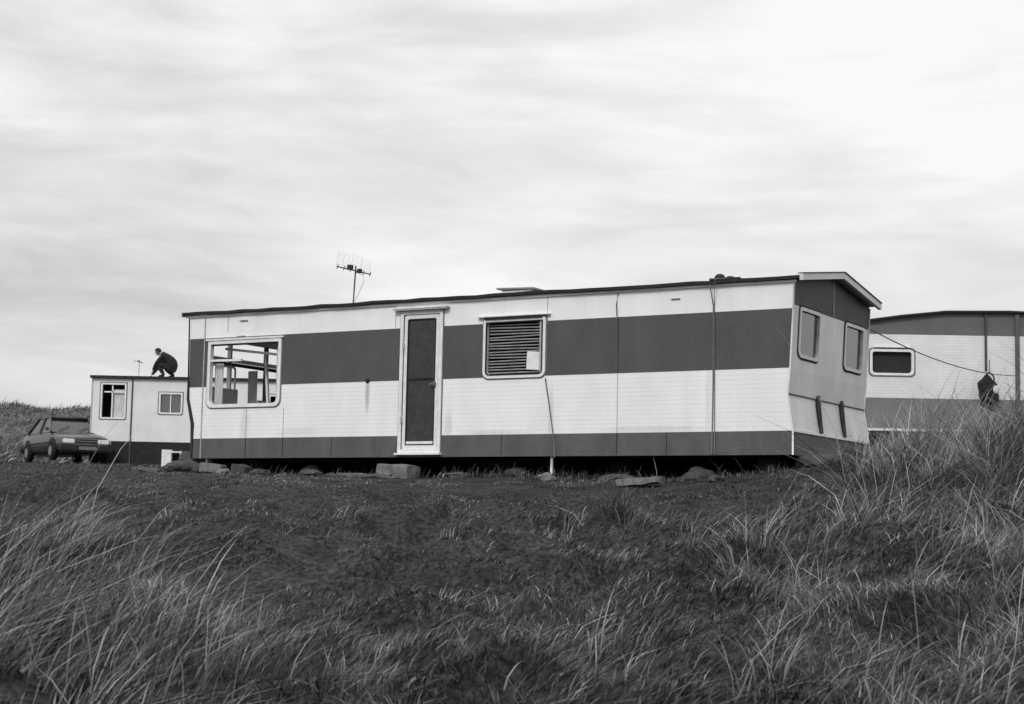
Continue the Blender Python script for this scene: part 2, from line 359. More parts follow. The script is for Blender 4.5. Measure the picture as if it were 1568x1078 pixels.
def strip2(name,x0,x1,off,th,m):
    P=[(-.09,2.30),(1.5,2.535),(3.09,2.30)]; V=[];F=[]
    for (yy,zz) in P:
        V+=[(x0,yy,zz+off),(x1,yy,zz+off),(x1,yy,zz+off+th),(x0,yy,zz+off+th)]
    for i in range(2):
        for k in range(4): F.append((i*4+k,i*4+(k+1)%4,(i+1)*4+(k+1)%4,(i+1)*4+k))
    F+=[(0,1,2,3),(8,11,10,9)]
    obj(name,V,F,m,C)
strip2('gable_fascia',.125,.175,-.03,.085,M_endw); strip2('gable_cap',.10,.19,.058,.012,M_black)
strip2('far_fascia',-10.45,-10.40,-.03,.085,M_trim)
for u,w,m in ((2.553,.004,M_seam),(9.062,.004,M_seam),(8.33,.004,M_seam)):
    box('seam',(-u-w,-.006,.32),(-u+w,.0,1.136 if u<9 and u!=8.33 else .78),m,C); box('seam_low',(-u-w,-.006,.02),(-u+w,.0,.31),M_dark,C)
box('seam_band',(-2.556,-.006,1.14),(-2.55,.0,1.92),M_dark,C)
for u in (9.967,): box('seam',(-u-.010,-.010,.0),(-u+.010,0,2.26),M_seam,C)
for u in (9.5,3.68,6.28): box('top_seam',(-u-.004,-.006,1.93 if u!=9.5 else 2.0),(-u+.004,0,2.26),M_seam,C)
for u in (1.8,4.4,7.4): box('low_seam',(-u-.0035,-.005,.02),(-u+.0035,0,.312),M_dark,C)
tube('corner_strip',[(xr(z)+.006,-.008,z) for z in (0,.314,.8,1.136,1.6,2.28)],.013,M_trim,C)
tube('corner_strip',[(xr(z)+.006,3.008,z) for z in (0,.314,.8,1.136,1.6,2.28)],.013,M_trim,C)
tube('far_corner_strip',[(xl(z)-.012,-.01,z) for z in (0,.55,.95,1.3,2.28)],[.018,.03,.024,.014,.01],M_black,C)
tube('strap',[(-1.15,1.5,2.58),(-1.14,-.09,2.36),(-1.14,-.10,2.27),(-1.123,-.016,2.0),(-1.12,-.014,1),(-1.13,-.016,.02)],.009,M_strap,C)
tube('strap',[(-1.05,1.5,2.58),(-1.07,-.09,2.36),(-1.07,-.10,2.27),(-1.11,-.016,2.0),(-1.10,-.014,1),(-1.09,-.016,.02)],.006,M_strap,C)
tube('strap',[(-3.69,-.016,1.1),(-3.60,-.014,.6),(-3.53,-.016,.2),(-3.52,-.016,-.02)],.008,M_strap,C)
tube('cable_loop',[(-2.56,-.012,2.25),(-2.58,-.016,2.1),(-2.57,-.016,1.93)],.007,M_black,C)
def ff(a,b,d): return (a,-d,b)
rring('big_window_frame',ff,-9.88,-8.41,.80,1.87,.055,.12,.03,.06,M_trim,C,.02)
rring('big_window_gasket',ff,-9.90,-8.39,.78,1.89,.018,.13,.04,.0,M_strap,C,.006)
box('big_window_transom',(-9.83,-.012,1.535),(-9.2,.03,1.570),M_trim,C,rot=Matrix.Rotation(.012,3,'Y'))
box('big_window_sill',(-9.92,-.035,1.872),(-8.37,-.001,1.90),M_trim,C)
box('big_window_shade',(-9.83,.0,1.79),(-8.46,.03,1.82),M_black,C)
rring('kitchen_window_frame',ff,-4.73,-3.70,1.12,1.98,.05,.10,.03,.06,M_trim,C,.02)
rring('kitchen_window_gasket',ff,-4.75,-3.68,1.10,2.0,.018,.11,.04,.0,M_strap,C,.006)
rring('kitchen_window_inner_gasket',ff,-4.69,-3.74,1.16,1.94,.016,.07,.02,.0,M_black,C,.023)
box('drip_rail',(-4.82,-.06,2.005),(-3.62,-.001,2.025),M_trim,C,.004); box('drip_rail_edge',(-4.7,-.045,1.972),(-3.75,-.001,1.988),M_black,C)
R=random.Random(3); bl=[]
for i in range(17):
    z=1.20+i*.043; t=R.uniform(-.012,.012)
    bl.append(box('s',(-4.66,.03,z),(-3.77,.055,z+.010),M_blind,C,rot=Matrix.Rotation(t+R.uniform(-.015,.015),3,'Y')@Matrix.Rotation(.5,3,'X')))
joinlist('blind_slats',bl,C)
obj('window_paper',[(-4.02,.012,1.24),(-3.76,.012,1.22),(-3.76,.012,1.48),(-4.01,.016,1.50),(-4.02,.02,1.38)],[(0,1,2,3,4)],M_trim,C)
box('kitchen_glass_bar',(-3.80,-.006,1.2),(-3.775,.01,1.93),M_alu,C)
# pleated curtains inside the big window
def curtain(name,x0,x1,y,z0,z1,amp=.025,n=26,fl=.0):
    V=[];F=[]
    for j,(z,t) in enumerate(((z0,1),((z0+z1)/2,.5),(z1,0))):
        for i in range(n+1):
            q=i/n; V.append((x0+(x1-x0)*(q*(1+fl*t)),y+amp*math.sin(q*22+.6*t)*(.6+.4*t),z+.015*math.sin(q*9)*t))
    for j in range(2):
        for i in range(n): a=j*(n+1)+i; F.append((a,a+1,a+n+2,a+n+1))
    return obj(name,V,F,M_curt,C,smooth=True)
curtain('curtain',-9.84,-9.66,.12,.78,1.52); curtain('curtain',-8.60,-8.47,.12,.9,1.75)
curtain('curtain',-10.0,-9.8,1.15,.8,1.5)
box('inner_post',(-9.0,1.6,.22),(-8.96,1.64,2.24),M_interd,C)
box('ceiling_rail',(-10.1,.5,1.98),(-8.3,.55,2.05),M_trim,C,rot=Matrix.Rotation(.04,3,'Y'))
box('fallen_rail',(-9.8,.3,1.68),(-8.5,.34,1.72),M_trim,C,rot=Matrix.Rotation(.12,3,'Y'))
box('fallen_rail',(-9.2,.6,.9),(-9.16,.64,1.75),M_trim,C,rot=Matrix.Rotation(-.10,3,'Y'))
box('bench',(-10.05,.5,.22),(-9.5,2.6,.72),M_inter,C); box('inner_board',(-9.3,2.2,.6),(-9.27,2.9,1.5),M_curt,C)
box('bench_back',(-10.12,.3,.8),(-10.08,1.0,1.18),M_curt,C); box('window_board',(-10.12,1.55,.8),(-10.08,2.5,1.05),M_trim,C)
rring('inner_window_frame',lambda a,b,d:(-10.15+d,a,b),.28,1.0,1.0,1.56,.03,.06,.06,.0,M_trim,C,.02)
def fd(a,b,d): return (a,-d,b)
rring('door_frame',fd,-6.175,-5.43,.06,2.17,.055,.01,.02,.05,M_trim,C,.025)
rring('door_frame_gasket',fd,-6.19,-5.415,.045,2.185,.014,.01,.02,.0,M_strap,C,.008)
rring('door_leaf_frame',fd,-6.115,-5.49,.115,2.11,.065,.01,.05,.02,M_trim,C,.006)
rring('door_panel_gasket',fd,-6.055,-5.55,.175,2.05,.016,.01,.03,.0,M_black,C,.010)
box('door_mesh_panel',(-6.07,.008,.2),(-5.53,.02,2.05),M_mesh,C); box('door_rail',(-6.05,-.004,1.14),(-5.55,.010,1.165),M_dark,C)
box('door_kick_plate',(-6.05,-.006,.17),(-5.55,.012,.23),M_trim,C); box('door_gasket_l',(-6.122,-.016,.11),(-6.112,0,2.12),M_black,C); box('door_gasket_r',(-5.492,-.016,.11),(-5.482,0,2.12),M_black,C)
box('door_hood',(-6.28,-.10,2.19),(-5.32,-.001,2.215),M_trim,C,.005); box('door_hood_edge',(-6.26,-.09,2.172),(-5.34,-.001,2.188),M_alu,C)
box('door_handle',(-5.57,-.05,1.04),(-5.53,-.01,1.10),M_strap,C,.006); tube('door_lever',[(-5.55,-.05,1.07),(-5.62,-.055,1.06)],.012,M_strap,C)
box('door_sill',(-6.2,-.08,.03),(-5.40,-.001,.058),M_trim,C)
box('door_hinge',(-6.13,-.036,.5),(-6.10,-.024,.6),M_alu,C); box('door_hinge',(-6.13,-.036,1.6),(-6.10,-.024,1.7),M_alu,C)
bm=bmesh.new(); bmesh.ops.create_uvsphere(bm,u_segments=10,v_segments=6,radius=.036); bmesh.ops.translate(bm,vec=(-6.76,-.005,1.15),verts=bm.verts); frombm('vent_stud',bm,M_dark,C)
box('roof_tag',(-9.25,-.03,2.17),(-9.10,-.001,2.185),M_alu,C); box('wall_tag',(-1.75,-.02,2.12),(-1.62,-.001,2.132),M_strap,C); box('wall_tag',(-9.3,-.02,1.92),(-9.14,-.001,1.935),M_alu,C)
def fe(a,b,d): return (xr(b)+d,a,b)
for a0,a1 in ((.24,1.01),(2.0,2.79)):
    rring('end_window_frame',fe,a0,a1,1.30,1.97,.045,.10,.06,.05,M_alu,C,.02)
    rring('end_window_gasket',fe,a0-.025,a1+.025,1.275,1.995,.022,.12,.07,.0,M_dark,C,.008)
    obj('end_glass',[(xr(1.34)-.02,a0+.03,1.33),(xr(1.34)-.02,a1-.03,1.33),(xr(1.95)-.02,a1-.03,1.95),(xr(1.95)-.02,a0+.03,1.95)],[(0,1,2,3)],M_glass,C)
box('end_curtain',(-.20,.66,1.25),(-.17,.95,1.9),M_interd,C); box('end_curtain',(-.20,2.5,1.25),(-.17,2.8,1.9),M_interd,C)
tube('end_ridge_strip',[(xr(.8)+.012,0,.8),(xr(.8)+.012,3,.8)],.010,M_strap,C)
box('end_skirt_trim',(.001,0,.30),(.02,3,.33),M_trim,C)
for yy in (1.05,1.98): tube('end_bar',[(xr(.84)+.02,yy+.05,.85),(xr(.8)+.03,yy+.01,.80),(xr(.7)+.03,yy-.02,.70),(xr(.5)+.025,yy-.03,.5),(xr(.32)+.025,yy-.03,.335)],[.018,.034,.038,.034,.026],M_black,C)
box('end_seam',(-.0,1.5,1.98),(.022,1.508,2.5),M_alu,C)
def dome(name,c,rx,ry,h,m):
    bm=bmesh.new(); bmesh.ops.create_uvsphere(bm,u_segments=16,v_segments=8,radius=1)
    bmesh.ops.scale(bm,vec=(rx,ry,h),verts=bm.verts); bmesh.ops.translate(bm,vec=c,verts=bm.verts); return frombm(name,bm,m,C,True)
box('roof_vent_base',(-4.75,.5,2.38),(-4.25,1.0,2.47),M_trim,C,.01); box('roof_vent_lid',(-4.82,.45,2.48),(-4.18,1.05,2.505),M_roof,C,.01,rot=Matrix.Rotation(.03,3,'Y'))
dome('flue_cowl',(-1.17,.30,2.43),.075,.07,.055,M_black); dome('flue_cowl_b',(-1.02,.30,2.415),.07,.05,.03,M_black); tube('flue',[(-1.3,.25,2.40),(-.85,.25,2.40)],.018,M_black,C)
box('chassis_beam',(-9.8,.55,-.02),(-.2,.63,.14),M_dark,C); box('chassis_beam',(-9.8,2.37,-.02),(-.2,2.45,.14),M_dark,C)
box('under_floor',(-10.1,.03,.145),(-.03,2.97,.158),M_dark,C)
box('rear_gap_blocker',(-10.1,2.88,-.75),(-.05,2.92,.142),M_dark,C); box('end_gap_blocker',(-10.08,.5,-.75),(-10.04,2.87,.142),M_dark,C)  # dark boards added to shut out the sky below the floor
box('end_gap_blocker',(-.12,.35,-.6),(-.08,2.87,.142),M_dark,C)  # added at the near end too, closing the gap
def wheel(name,c,r,w,parent,axis='Y',hub=None):
    bm=bmesh.new(); bmesh.ops.create_cone(bm,cap_ends=True,segments=24,radius1=r,radius2=r,depth=w)
    bmesh.ops.bevel(bm,geom=[e for e in bm.edges if len(e.link_faces)==2 and e.calc_face_angle(0)>1],offset=.03,segments=2,affect='EDGES')
    bmesh.ops.rotate(bm,matrix=Matrix.Rotation(math.pi/2,3,'X'),verts=bm.verts); bmesh.ops.translate(bm,vec=c,verts=bm.verts)
    frombm(name,bm,M_tyre,parent)
    bm=bmesh.new(); bmesh.ops.create_cone(bm,cap_ends=True,segments=20,radius1=r*.58,radius2=r*.5,depth=w+.015)
    bmesh.ops.rotate(bm,matrix=Matrix.Rotation(math.pi/2,3,'X'),verts=bm.verts); bmesh.ops.translate(bm,vec=c,verts=bm.verts)
    frombm(name+'_hub',bm,hub or M_hub,parent)
wheel('wheel',(-4.9,.75,.0),.28,.16,C,hub=M_dark); wheel('wheel',(-4.9,2.45,.0),.28,.16,C,hub=M_dark); tube('axle',[(-4.9,.7,.0),(-4.9,2.5,.0)],.04,M_dark,C)
for u,yy in ((.5,.55),(.4,2.5),(2.9,.9),(6.9,.9),(9.4,.65),(9.4,2.5),(3.9,1.5),(7.9,1.5)):
    box('support_pier',(-u-.2,yy-.2,-.7),(-u+.2,yy+.2,-.19),M_stone,C,.01); box('support_block',(-u-.16,yy-.12,-.187),(-u+.16,yy+.12,.14),M_dark,C,.01)
tube('corner_steady',[(-3.60,.06,.02),(-3.60,.05,-.33)],.022,M_trim,C)
box('steady_bracket',(-9.95,.1,-.3),(-9.9,.2,.0),M_alu,C)

def wpos(u,w,v=0): 
    return Vector((cN.x-u*cT+w*sT, cN.y+u*sT+w*cT, cN.z+v))
# ---------------------------------------------------------------- loose things on the ground
def stone(name,x,y,s,m=M_stone,seed=0,sink=.35):
    bm=bmesh.new(); bmesh.ops.create_icosphere(bm,subdivisions=3,radius=1)
    for v in bm.verts:
        d=1+.35*mnoise.noise(v.co*1.3+Vector((seed*3.1,0,0)))+.12*mnoise.noise(v.co*4+Vector((seed,2,0)))
        v.co=Vector((v.co.x*s[0],v.co.y*s[1],v.co.z*s[2]))*d
    o=frombm(name,bm,m); o.location=(x,y,gzf(x,y)+s[2]*(1-2*sink)); o.rotation_euler=(0,0,seed); return o
def slab(name,u,w,s,m,rz=0,tilt=0,zoff=0):
    p=wpos(u,w); x,y=p.x,p.y
    bm=bmesh.new(); bmesh.ops.create_cube(bm,size=1); bmesh.ops.scale(bm,vec=s,verts=bm.verts)
    bmesh.ops.subdivide_edges(bm,edges=bm.edges[:],cuts=4,use_grid_fill=True)
    for v in bm.verts: v.co+=Vector((mnoise.noise(v.co*6+Vector((u,0,0))),mnoise.noise(v.co*6+Vector((0,u,5))),mnoise.noise(v.co*5+Vector((9,u,0)))))*.03
    o=frombm(name,bm,m); o.location=(x,y,gzf(x,y)+s[2]/2+zoff); o.rotation_euler=(0,tilt,-TH+rz); return o
slab('concrete_step',5.95,-.30,(.52,.36,.20),M_conc,.05,.05)
slab('concrete_slab',1.75,-.9,(.55,.30,.08),M_conc,.1,-.08,.03)
slab('wooden_plank',6.15,-.9,(.85,.14,.03),M_wood,.15,.02,.04)
slab('wooden_plank',9.95,-1.2,(.35,.12,.05),M_wood,.4,.1,.03)
slab('concrete_block',9.45,-.3,(.38,.2,.12),M_conc,.2,.05,.02); slab('concrete_block',8.95,-.2,(.28,.2,.12),M_stone,-.3,.1)
for i,(u,w,s) in enumerate(((3.3,-.6,(.14,.11,.08)),(7.55,-.3,(.28,.15,.07)),(9.1,-.45,(.12,.1,.06)),(8.6,-.2,(.2,.12,.06)),(5.1,-.1,(.3,.2,.06)),(2.5,-.1,(.25,.15,.06)),(10.1,-.2,(.3,.25,.15)),(.9,-.4,(.15,.1,.06)),(-.3,.3,(.3,.2,.12)),(7.0,-.5,(.1,.1,.05)),(4.3,.3,(.2,.2,.1)),(8.0,.3,(.2,.15,.12)),(10.3,.3,(.35,.3,.25)),(1.4,.2,(.2,.2,.12)))):
    p=wpos(u,w); stone('rock',p.x,p.y,s,m=M_conc if i in (0,2) else M_stone,seed=i+1)
bx,by=-7.1,36.0; bz=gzf(bx,by)
K=empty('discarded_cabinet',(bx,by,bz),.1)
box('body',(-.20,-.15,.04),(.0,.15,.42),M_trim,K,.008); box('shelf',(.002,-.15,.12),(.17,.15,.16),M_trim,K,.004); box('side',(.172,-.15,.04),(.20,.15,.40),M_trim,K,.004); box('top',(.002,-.15,.36),(.171,.15,.39),M_trim,K,.004); box('inside',(.004,.1,.17),(.17,.14,.355),M_dark,K)

# ---------------------------------------------------------------- TV aerials
def aerial(name,loc,rz,mast,sc,full=True):
    A=empty(name,loc,rz)
    tube('mast',[(0,0,-.12),(.03*full,0,mast)],.012*sc+.004,M_steel,A)
    z=mast-.05
    tube('boom',[(-.42*sc,0,z+.06*sc),(.42*sc,0,z-.13*sc)],.012*sc+.002,M_steel,A)
    parts=[]
    for i in range(6):
        x=(-.40+i*.16)*sc; zz=z+.06*sc-(x/sc+.42)*.226*sc; L=(.10-.008*i)*sc
        parts.append(tube('e',[(x,-L,zz),(x,L,zz)],.004,M_steel,A,6))
        if full: parts.append(tube('e',[(x-.01,0,zz-.055*sc),(x+.01,0,zz+.06*sc)],.007,M_steel,A,6))
    joinlist('directors',parts,A)
    parts=[]
    if full:
        for x0,x1,z0,z1,sk in ((-.42,-.16,.08,.42,.10),(-.06,.36,.08,.34,.14)):
            for k in range(6):
                q=k/5; zz=z+(z0+(z1-z0)*q)*sc; parts.append(tube('g',[((x0+.05*q)*sc,-.03,zz),((x1+.05*q)*sc,.06,zz-sk*sc)],.0018,M_steell,A,6))
            for k in range(3):
                q=k/2; xx=(x0+(x1-x0)*q)*sc; zo=-sk*sc*q; parts.append(tube('g',[(xx,-.03+.09*q,z+z0*sc+zo),(xx+.05*sc,-.03+.09*q,z+z1*sc+zo)],.0022,M_steell,A,6))
    else: parts.append(tube('g',[(-.42*sc,-.2*sc,z-.1*sc),(-.42*sc,.2*sc,z+.2*sc)],.006,M_steel,A,6))
    joinlist('reflector_grid',parts,A)
    box('junction_box',(-.16*sc,-.03,z-.02*sc),(-.02*sc,.03,z+.10*sc),M_black,A,.005); box('junction_box_b',(.09*sc,-.03,z-.10*sc),(.20*sc,.03,z+.0*sc),M_black,A,.005)
    if full: tube('feeder_cable',[(.04,0,z-.05),(.15,.0,z-.10),(.17,0,z-.20),(.12,0,z-.32),(.03,.02,.08),(.02,.05,-.05)],.003,M_steel,A,6)
    return A
p=wpos(7.73,.9,2.45); aerial('tv_antenna',p,-.1,.64,.66)

# ---------------------------------------------------------------- left caravan
LY=52.0; LX=-12.75; LZ=1.95
D2=empty('static_caravan',(LX,LY,LZ),.0)
Lw=8.6; HL=[(.28,1.0,1.32,2.36),(2.06,2.72,1.50,2.10),(4.0,4.6,1.0,1.6),(5.4,6.2,1.3,2.1)]
M_whiteB=mat('grey_white_cladding',.76,.5,.12,1.5,bump=.1,bscale=3,groove=.06,speck=.04)
panel('front_wall',lambda a,b:(a,0,b),[0,Lw],[-.5,.62,2.52],HL,lambda a,b:0 if b<.62 else 1,[M_dark,M_whiteB],D2)
box('shell_back',(0,2.8,-.3),(Lw,2.83,2.52),M_whiteB,D2); box('shell_left',(-.03,.0,-.3),(-.002,2.83,2.52),M_whiteB,D2); box('shell_right',(Lw+.002,0,-.3),(Lw+.03,2.83,2.52),M_whiteB,D2)
box('inside_floor',(0.01,.03,.5),(Lw-.01,2.79,.55),M_interd,D2); box('inside_lining',(.01,1.4,.55),(Lw-.01,1.43,2.5),M_interd,D2)
box('roof',(-.06,-.06,2.522),(Lw+.06,2.88,2.60),M_roof,D2,.01); box('roof_edge',(-.08,-.10,2.53),(Lw+.08,-.062,2.61),M_black,D2)
for a0,a1,b0,b1 in HL:
    rring('window_frame',ff,a0-.03,a1+.03,b0-.03,b1+.03,.05,.06,.03,.06,M_trim,D2,.02)
    rring('window_gasket',ff,a0-.06,a1+.06,b0-.06,b1+.06,.03,.06,.03,.0,M_strap,D2,.006)
box('curtain',(.62,.10,1.34),(.95,.12,2.2),M_curt,D2); box('sash',(.35,.02,2.1),(.98,.04,2.14),M_trim,D2); box('sash',(.58,.02,1.34),(.62,.04,2.34),M_trim,D2)
obj('window_pane',[(2.08,.05,1.5),(2.7,.05,1.5),(2.7,.05,2.1),(2.08,.05,2.1)],[(0,1,2,3)],M_glass,D2); box('net_curtain',(2.08,.12,1.5),(2.7,.14,2.1),M_curt,D2); box('sash',(2.37,.0,1.5),(2.40,.03,2.1),M_trim,D2)
box('wall_joint',(1.19,-.03,-.2),(1.23,-.002,2.52),M_steel,D2); box('left_corner',(-.035,-.02,.0),(.0,-.001,2.52),M_alu,D2)
for a in (.5,2,3.5,5,6.5,8): box('support_block',(a-.2,.4,-.6),(a+.2,.8,.1),M_stone,D2,.01)
aerial('tv_antenna',(-11.5,52.6,4.52),.3,.60,.35,False)

# ---------------------------------------------------------------- right caravan
RX=6.6; RY=35.0; RZ=2.28
D3=empty('static_caravan',(RX,RY,RZ),-.03)
M_capt=mat('grey_top_band',.14,.6,.2,2,speck=.12,bump=.1)
M_low=mat('grey_lower_band',.20,.6,.2,2,speck=.08,groove=.18)
M_wr=mat('white_boards',.76,.5,.12,1.5,groove=.18,speck=.05,bump=.1,bscale=3)
def rtop(x): return float(np.interp(x,[0,.6,1.4,2.3,3.6,5.2,6.0],[2.15,2.21,2.33,2.43,2.45,2.40,2.3]))
AX=[0,.6,1.4,2.3,3.6,4.4,5.2,6.0]
def rf(a,b):
    return (a,0,b if b<2.1 else rtop(a))
HR=[(.80,1.62,1.16,1.62)]
panel('front_wall',rf,AX,[-.35,0,.66,1.97,2.5],HR,lambda a,b:0 if b<0 else 1 if b<.66 else 2 if b<1.97 else 3,[M_dark,M_low,M_wr,M_capt],D3)
V=[];F=[]
for a in AX: V+=[(a,-.1,rtop(a)),(a,5,rtop(a)),(a,5,rtop(a)+.04),(a,-.1,rtop(a)+.04)]
for i in range(len(AX)-1):
    for k in range(4): F.append((i*4+k,i*4+(k+1)%4,(i+1)*4+(k+1)%4,(i+1)*4+k))
obj('roof',V,F,M_black,D3)
box('left_wall',(-.03,0,-.35),(-.001,5,2.12),M_wr,D3); box('right_wall',(6.001,0,-.35),(6.03,5,2.3),M_wr,D3); box('back_wall',(0,5,-.35),(6,5.03,2.1),M_wr,D3)
rring('window_frame',ff,.76,1.66,1.12,1.66,.05,.10,.08,.06,M_trim,D3,.02); rring('window_gasket',ff,.73,1.69,1.09,1.69,.03,.10,.08,.0,M_strap,D3,.006)
box('window_inside',(.7,.08,1.0),(1.75,.10,1.8),M_black,D3); box('window_hood',(.85,-.04,1.695),(1.6,-.001,1.715),M_trim,D3)
box('vent_mast',(3.10,-.05,1.25),(3.14,-.002,2.42),M_steel,D3); box('end_pipe',(3.72,-.06,.3),(3.80,-.002,2.42),M_skirt,D3)
tube('wall_seam',[(.27,-.01,.7),(.27,-.01,1.86)],.008,M_strap,D3,6)
box('base_rail',(0,-.03,-.02),(6,-.002,.03),M_trim,D3)
p0=wpos(0,3.0,2.0); pts=[]
p1=Vector((10.3,34.7,3.42))
for i in range(15):
    t=i/14; q=p0.lerp(p1,t); q.z-=.35*4*t*(1-t)*.5; pts.append(q)
tube('clothesline',pts,.009,M_steel,None,6)
BG=empty('hanging_bag',(9.72,34.72,3.12),.1)
bm=bmesh.new(); bmesh.ops.create_icosphere(bm,subdivisions=4,radius=1)
for v in bm.verts:
    q=v.co.copy(); t=q.z; wv=.20*(1-.25*max(0,t)**2+.12*max(0,-t))
    v.co=Vector((math.copysign(abs(q.x)**.75,q.x)*wv+.05*t*t*(t<0)-.05*max(0,t),q.y*.11,t*.29))*(1+.22*mnoise.noise(q*1.6+Vector((4,1,2)))+.08*mnoise.noise(q*5))
frombm('sack',bm,M_cloth,BG,True)
tube('handle',[(-.12,0,.22),(-.06,-.03,.30),(.02,0,.36),(.10,0,.30),(.13,0,.2)],.018,M_black,BG)
tube('cord',[(.02,0,.36),(.03,0,.62)],.008,M_black,BG,6)
tube('loose_strap',[(-.14,-.05,.1),(-.2,-.08,-.1),(-.17,-.06,-.34)],.014,M_black,BG,6)
bm=bmesh.new(); bmesh.ops.create_uvsphere(bm,u_segments=16,v_segments=8,radius=1)
for v in bm.verts: v.co=Vector((v.co.x*.065+.12,v.co.y*.03-.105,v.co.z*.085-.0))*(1+.15*mnoise.noise(v.co*3))
frombm('pale_pocket',bm,M_endw,BG,True)

# ---------------------------------------------------------------- people
def skin(name,J,E,m,parent,root,sub=2):
    names=list(J); me=bpy.data.meshes.new(name)
    me.from_pydata([J[k][0] for k in names],[(names.index(a),names.index(b)) for a,b in E],[])
    me.materials.append(m); o=bpy.data.objects.new(name,me); COL.objects.link(o); o.parent=parent
    md=o.modifiers.new('skin','SKIN'); md.use_smooth_shade=True
    for i,k in enumerate(names):
        r=J[k][1]; sv=me.skin_vertices[0].data[i]; sv.radius=r if isinstance(r,tuple) else (r,r); sv.use_root=(k==root)
    s=o.modifiers.new('sub','SUBSURF'); s.levels=sub; s.render_levels=sub; return o
def head(c,yaw,pitch,parent):
    H=bpy.data.objects.new('head',None); COL.objects.link(H); H.parent=parent; H.location=c; H.rotation_euler=(0,pitch,yaw)
    bm=bmesh.new(); bmesh.ops.create_uvsphere(bm,u_segments=24,v_segments=16,radius=1)
    for v in bm.verts:
        x,y,z=v.co
        sx=.095 if x>0 else .10; w=.076*(1-.22*max(0,-z)) ; v.co=Vector((x*sx*(1-.08*max(0,-z)),y*w,z*.118))
        if x>.75 and -.25<z<.1 and abs(y)<.25: v.co.x+=.018*(1-abs(y)*4)*(1-abs(z+.1)*3)
        if z<-.6 and x>.2: v.co.x+=.012
    frombm('face',bm,M_skin,H,True)
    for s in (-1,1):
        bm=bmesh.new(); bmesh.ops.create_uvsphere(bm,u_segments=8,v_segments=6,radius=1); bmesh.ops.scale(bm,vec=(.02,.008,.03),verts=bm.verts); bmesh.ops.translate(bm,vec=(-.005,s*.078,-.005),verts=bm.verts); frombm('ear',bm,M_skin,H,True)
        bm=bmesh.new(); bmesh.ops.create_uvsphere(bm,u_segments=8,v_segments=6,radius=.010); bmesh.ops.translate(bm,vec=(.086,s*.03,.008),verts=bm.verts); frombm('eye',bm,M_hair,H,True)
    box('mouth',(.083,-.022,-.062),(.094,.022,-.056),M_hair,H)
    bm=bmesh.new(); bmesh.ops.create_uvsphere(bm,u_segments=24,v_segments=14,radius=1)
    bmesh.ops.delete(bm,geom=[v for v in bm.verts if v.co.z<-.45 or (v.co.x>.35 and v.co.z<.45)],context='VERTS')
    for v in bm.verts: v.co=Vector((v.co.x*.110-.004,v.co.y*.086,v.co.z*.128+.004))*(1+.05*mnoise.noise(v.co*5))
    frombm('hair',bm,M_hair,H,True)
def hand(name,w,d,up,parent,curl=.5,side=1):
    w=Vector(w); d=Vector(d).normalized(); up=Vector(up); up=(up-d*up.dot(d)).normalized(); s=d.cross(up)*side
    J={'w':(w,.026),'p':(w+d*.05,(.036,.018)),'k':(w+d*.085,(.038,.014))}; skin(name+'_palm',J,[('w','p'),('p','k')],M_skin,parent,'w')
    for i,(o,L) in enumerate(((-.03,.070),(-.010,.080),(.010,.075),(.03,.058))):
        b=w+d*.075+s*o; a=b+d*.02; c1=a+(d*math.cos(curl)-up*math.sin(curl))*L*.5; c2=c1+(d*math.cos(curl*2)-up*math.sin(curl*2))*L*.45
        skin(name+'_finger',{'a':(b,.009),'b':(a,.009),'c':(c1,.0085),'d':(c2,.007)},[('a','b'),('b','c'),('c','d')],M_skin,parent,'a',1)
    b=w+d*.03-s*.025; a=b+(d*.6-s*.8)*.035; c1=a+(d*.9-s*.3-up*.3)*.035
    skin(name+'_thumb',{'a':(b,.011),'b':(a,.010),'c':(c1,.008)},[('a','b'),('b','c')],M_skin,parent,'a',1)
def person(loc,rz,J,hd,hands):
    P=empty('person',loc,rz)
    E=[('pelvis','waist'),('waist','chest'),('chest','neck0'),('neck0','neck1'),
       ('chest','shL'),('shL','elL'),('elL','wrL'),('chest','shR'),('shR','elR'),('elR','wrR')]
    E+=[('pelvis','hipL'),('hipL','knL'),('knL','anL'),('anL','toL'),('pelvis','hipR'),('hipR','knR'),('knR','anR'),('anR','toR')]
    skin('clothed_body',J,E,M_cloth,P,'pelvis')
    n=Vector(J['neck1'][0]); skin('neck',{'a':(n-(Vector(hd[0])-n)*.3,.055),'b':(Vector(hd[0])*.6+n*.4,.05)},[('a','b')],M_skin,P,'a')
    head(hd[0],hd[1],hd[2],P)
    for i,(w,d,u,c) in enumerate(hands): hand('hand_%d'%(i+1),w,d,u,P,c,1 if i else -1)
    return P
J={'pelvis':((-.26,0,.34),(.18,.17)),'waist':((-.26,0,.50),(.19,.17)),'chest':((-.08,0,.68),(.21,.17)),'neck0':((.06,0,.76),.09),'neck1':((.13,0,.79),.07),
 'shL':((.0,.18,.68),.09),'elL':((.19,.22,.45),.068),'wrL':((.33,.14,.24),.046),'shR':((.0,-.18,.68),.09),'elR':((.28,-.22,.45),.068),'wrR':((.50,-.12,.12),.046),
 'hipL':((-.22,.11,.30),.13),'knL':((.18,.17,.46),.09),'anL':((-.04,.14,.09),.06),'toL':((.14,.16,.04),.05),
 'hipR':((-.22,-.11,.30),.13),'knR':((.12,-.17,.38),.09),'anR':((-.24,-.14,.10),.06),'toR':((-.04,-.16,.04),.05)}
person((-10.70,52.6,4.555),math.pi-.25,J,((.25,0,.83),0,.55),[((.33,.14,.24),(.4,0,-.9),(.9,0,.4),.6),((.50,-.12,.12),(.6,0,-.8),(.8,0,.6),.5)])

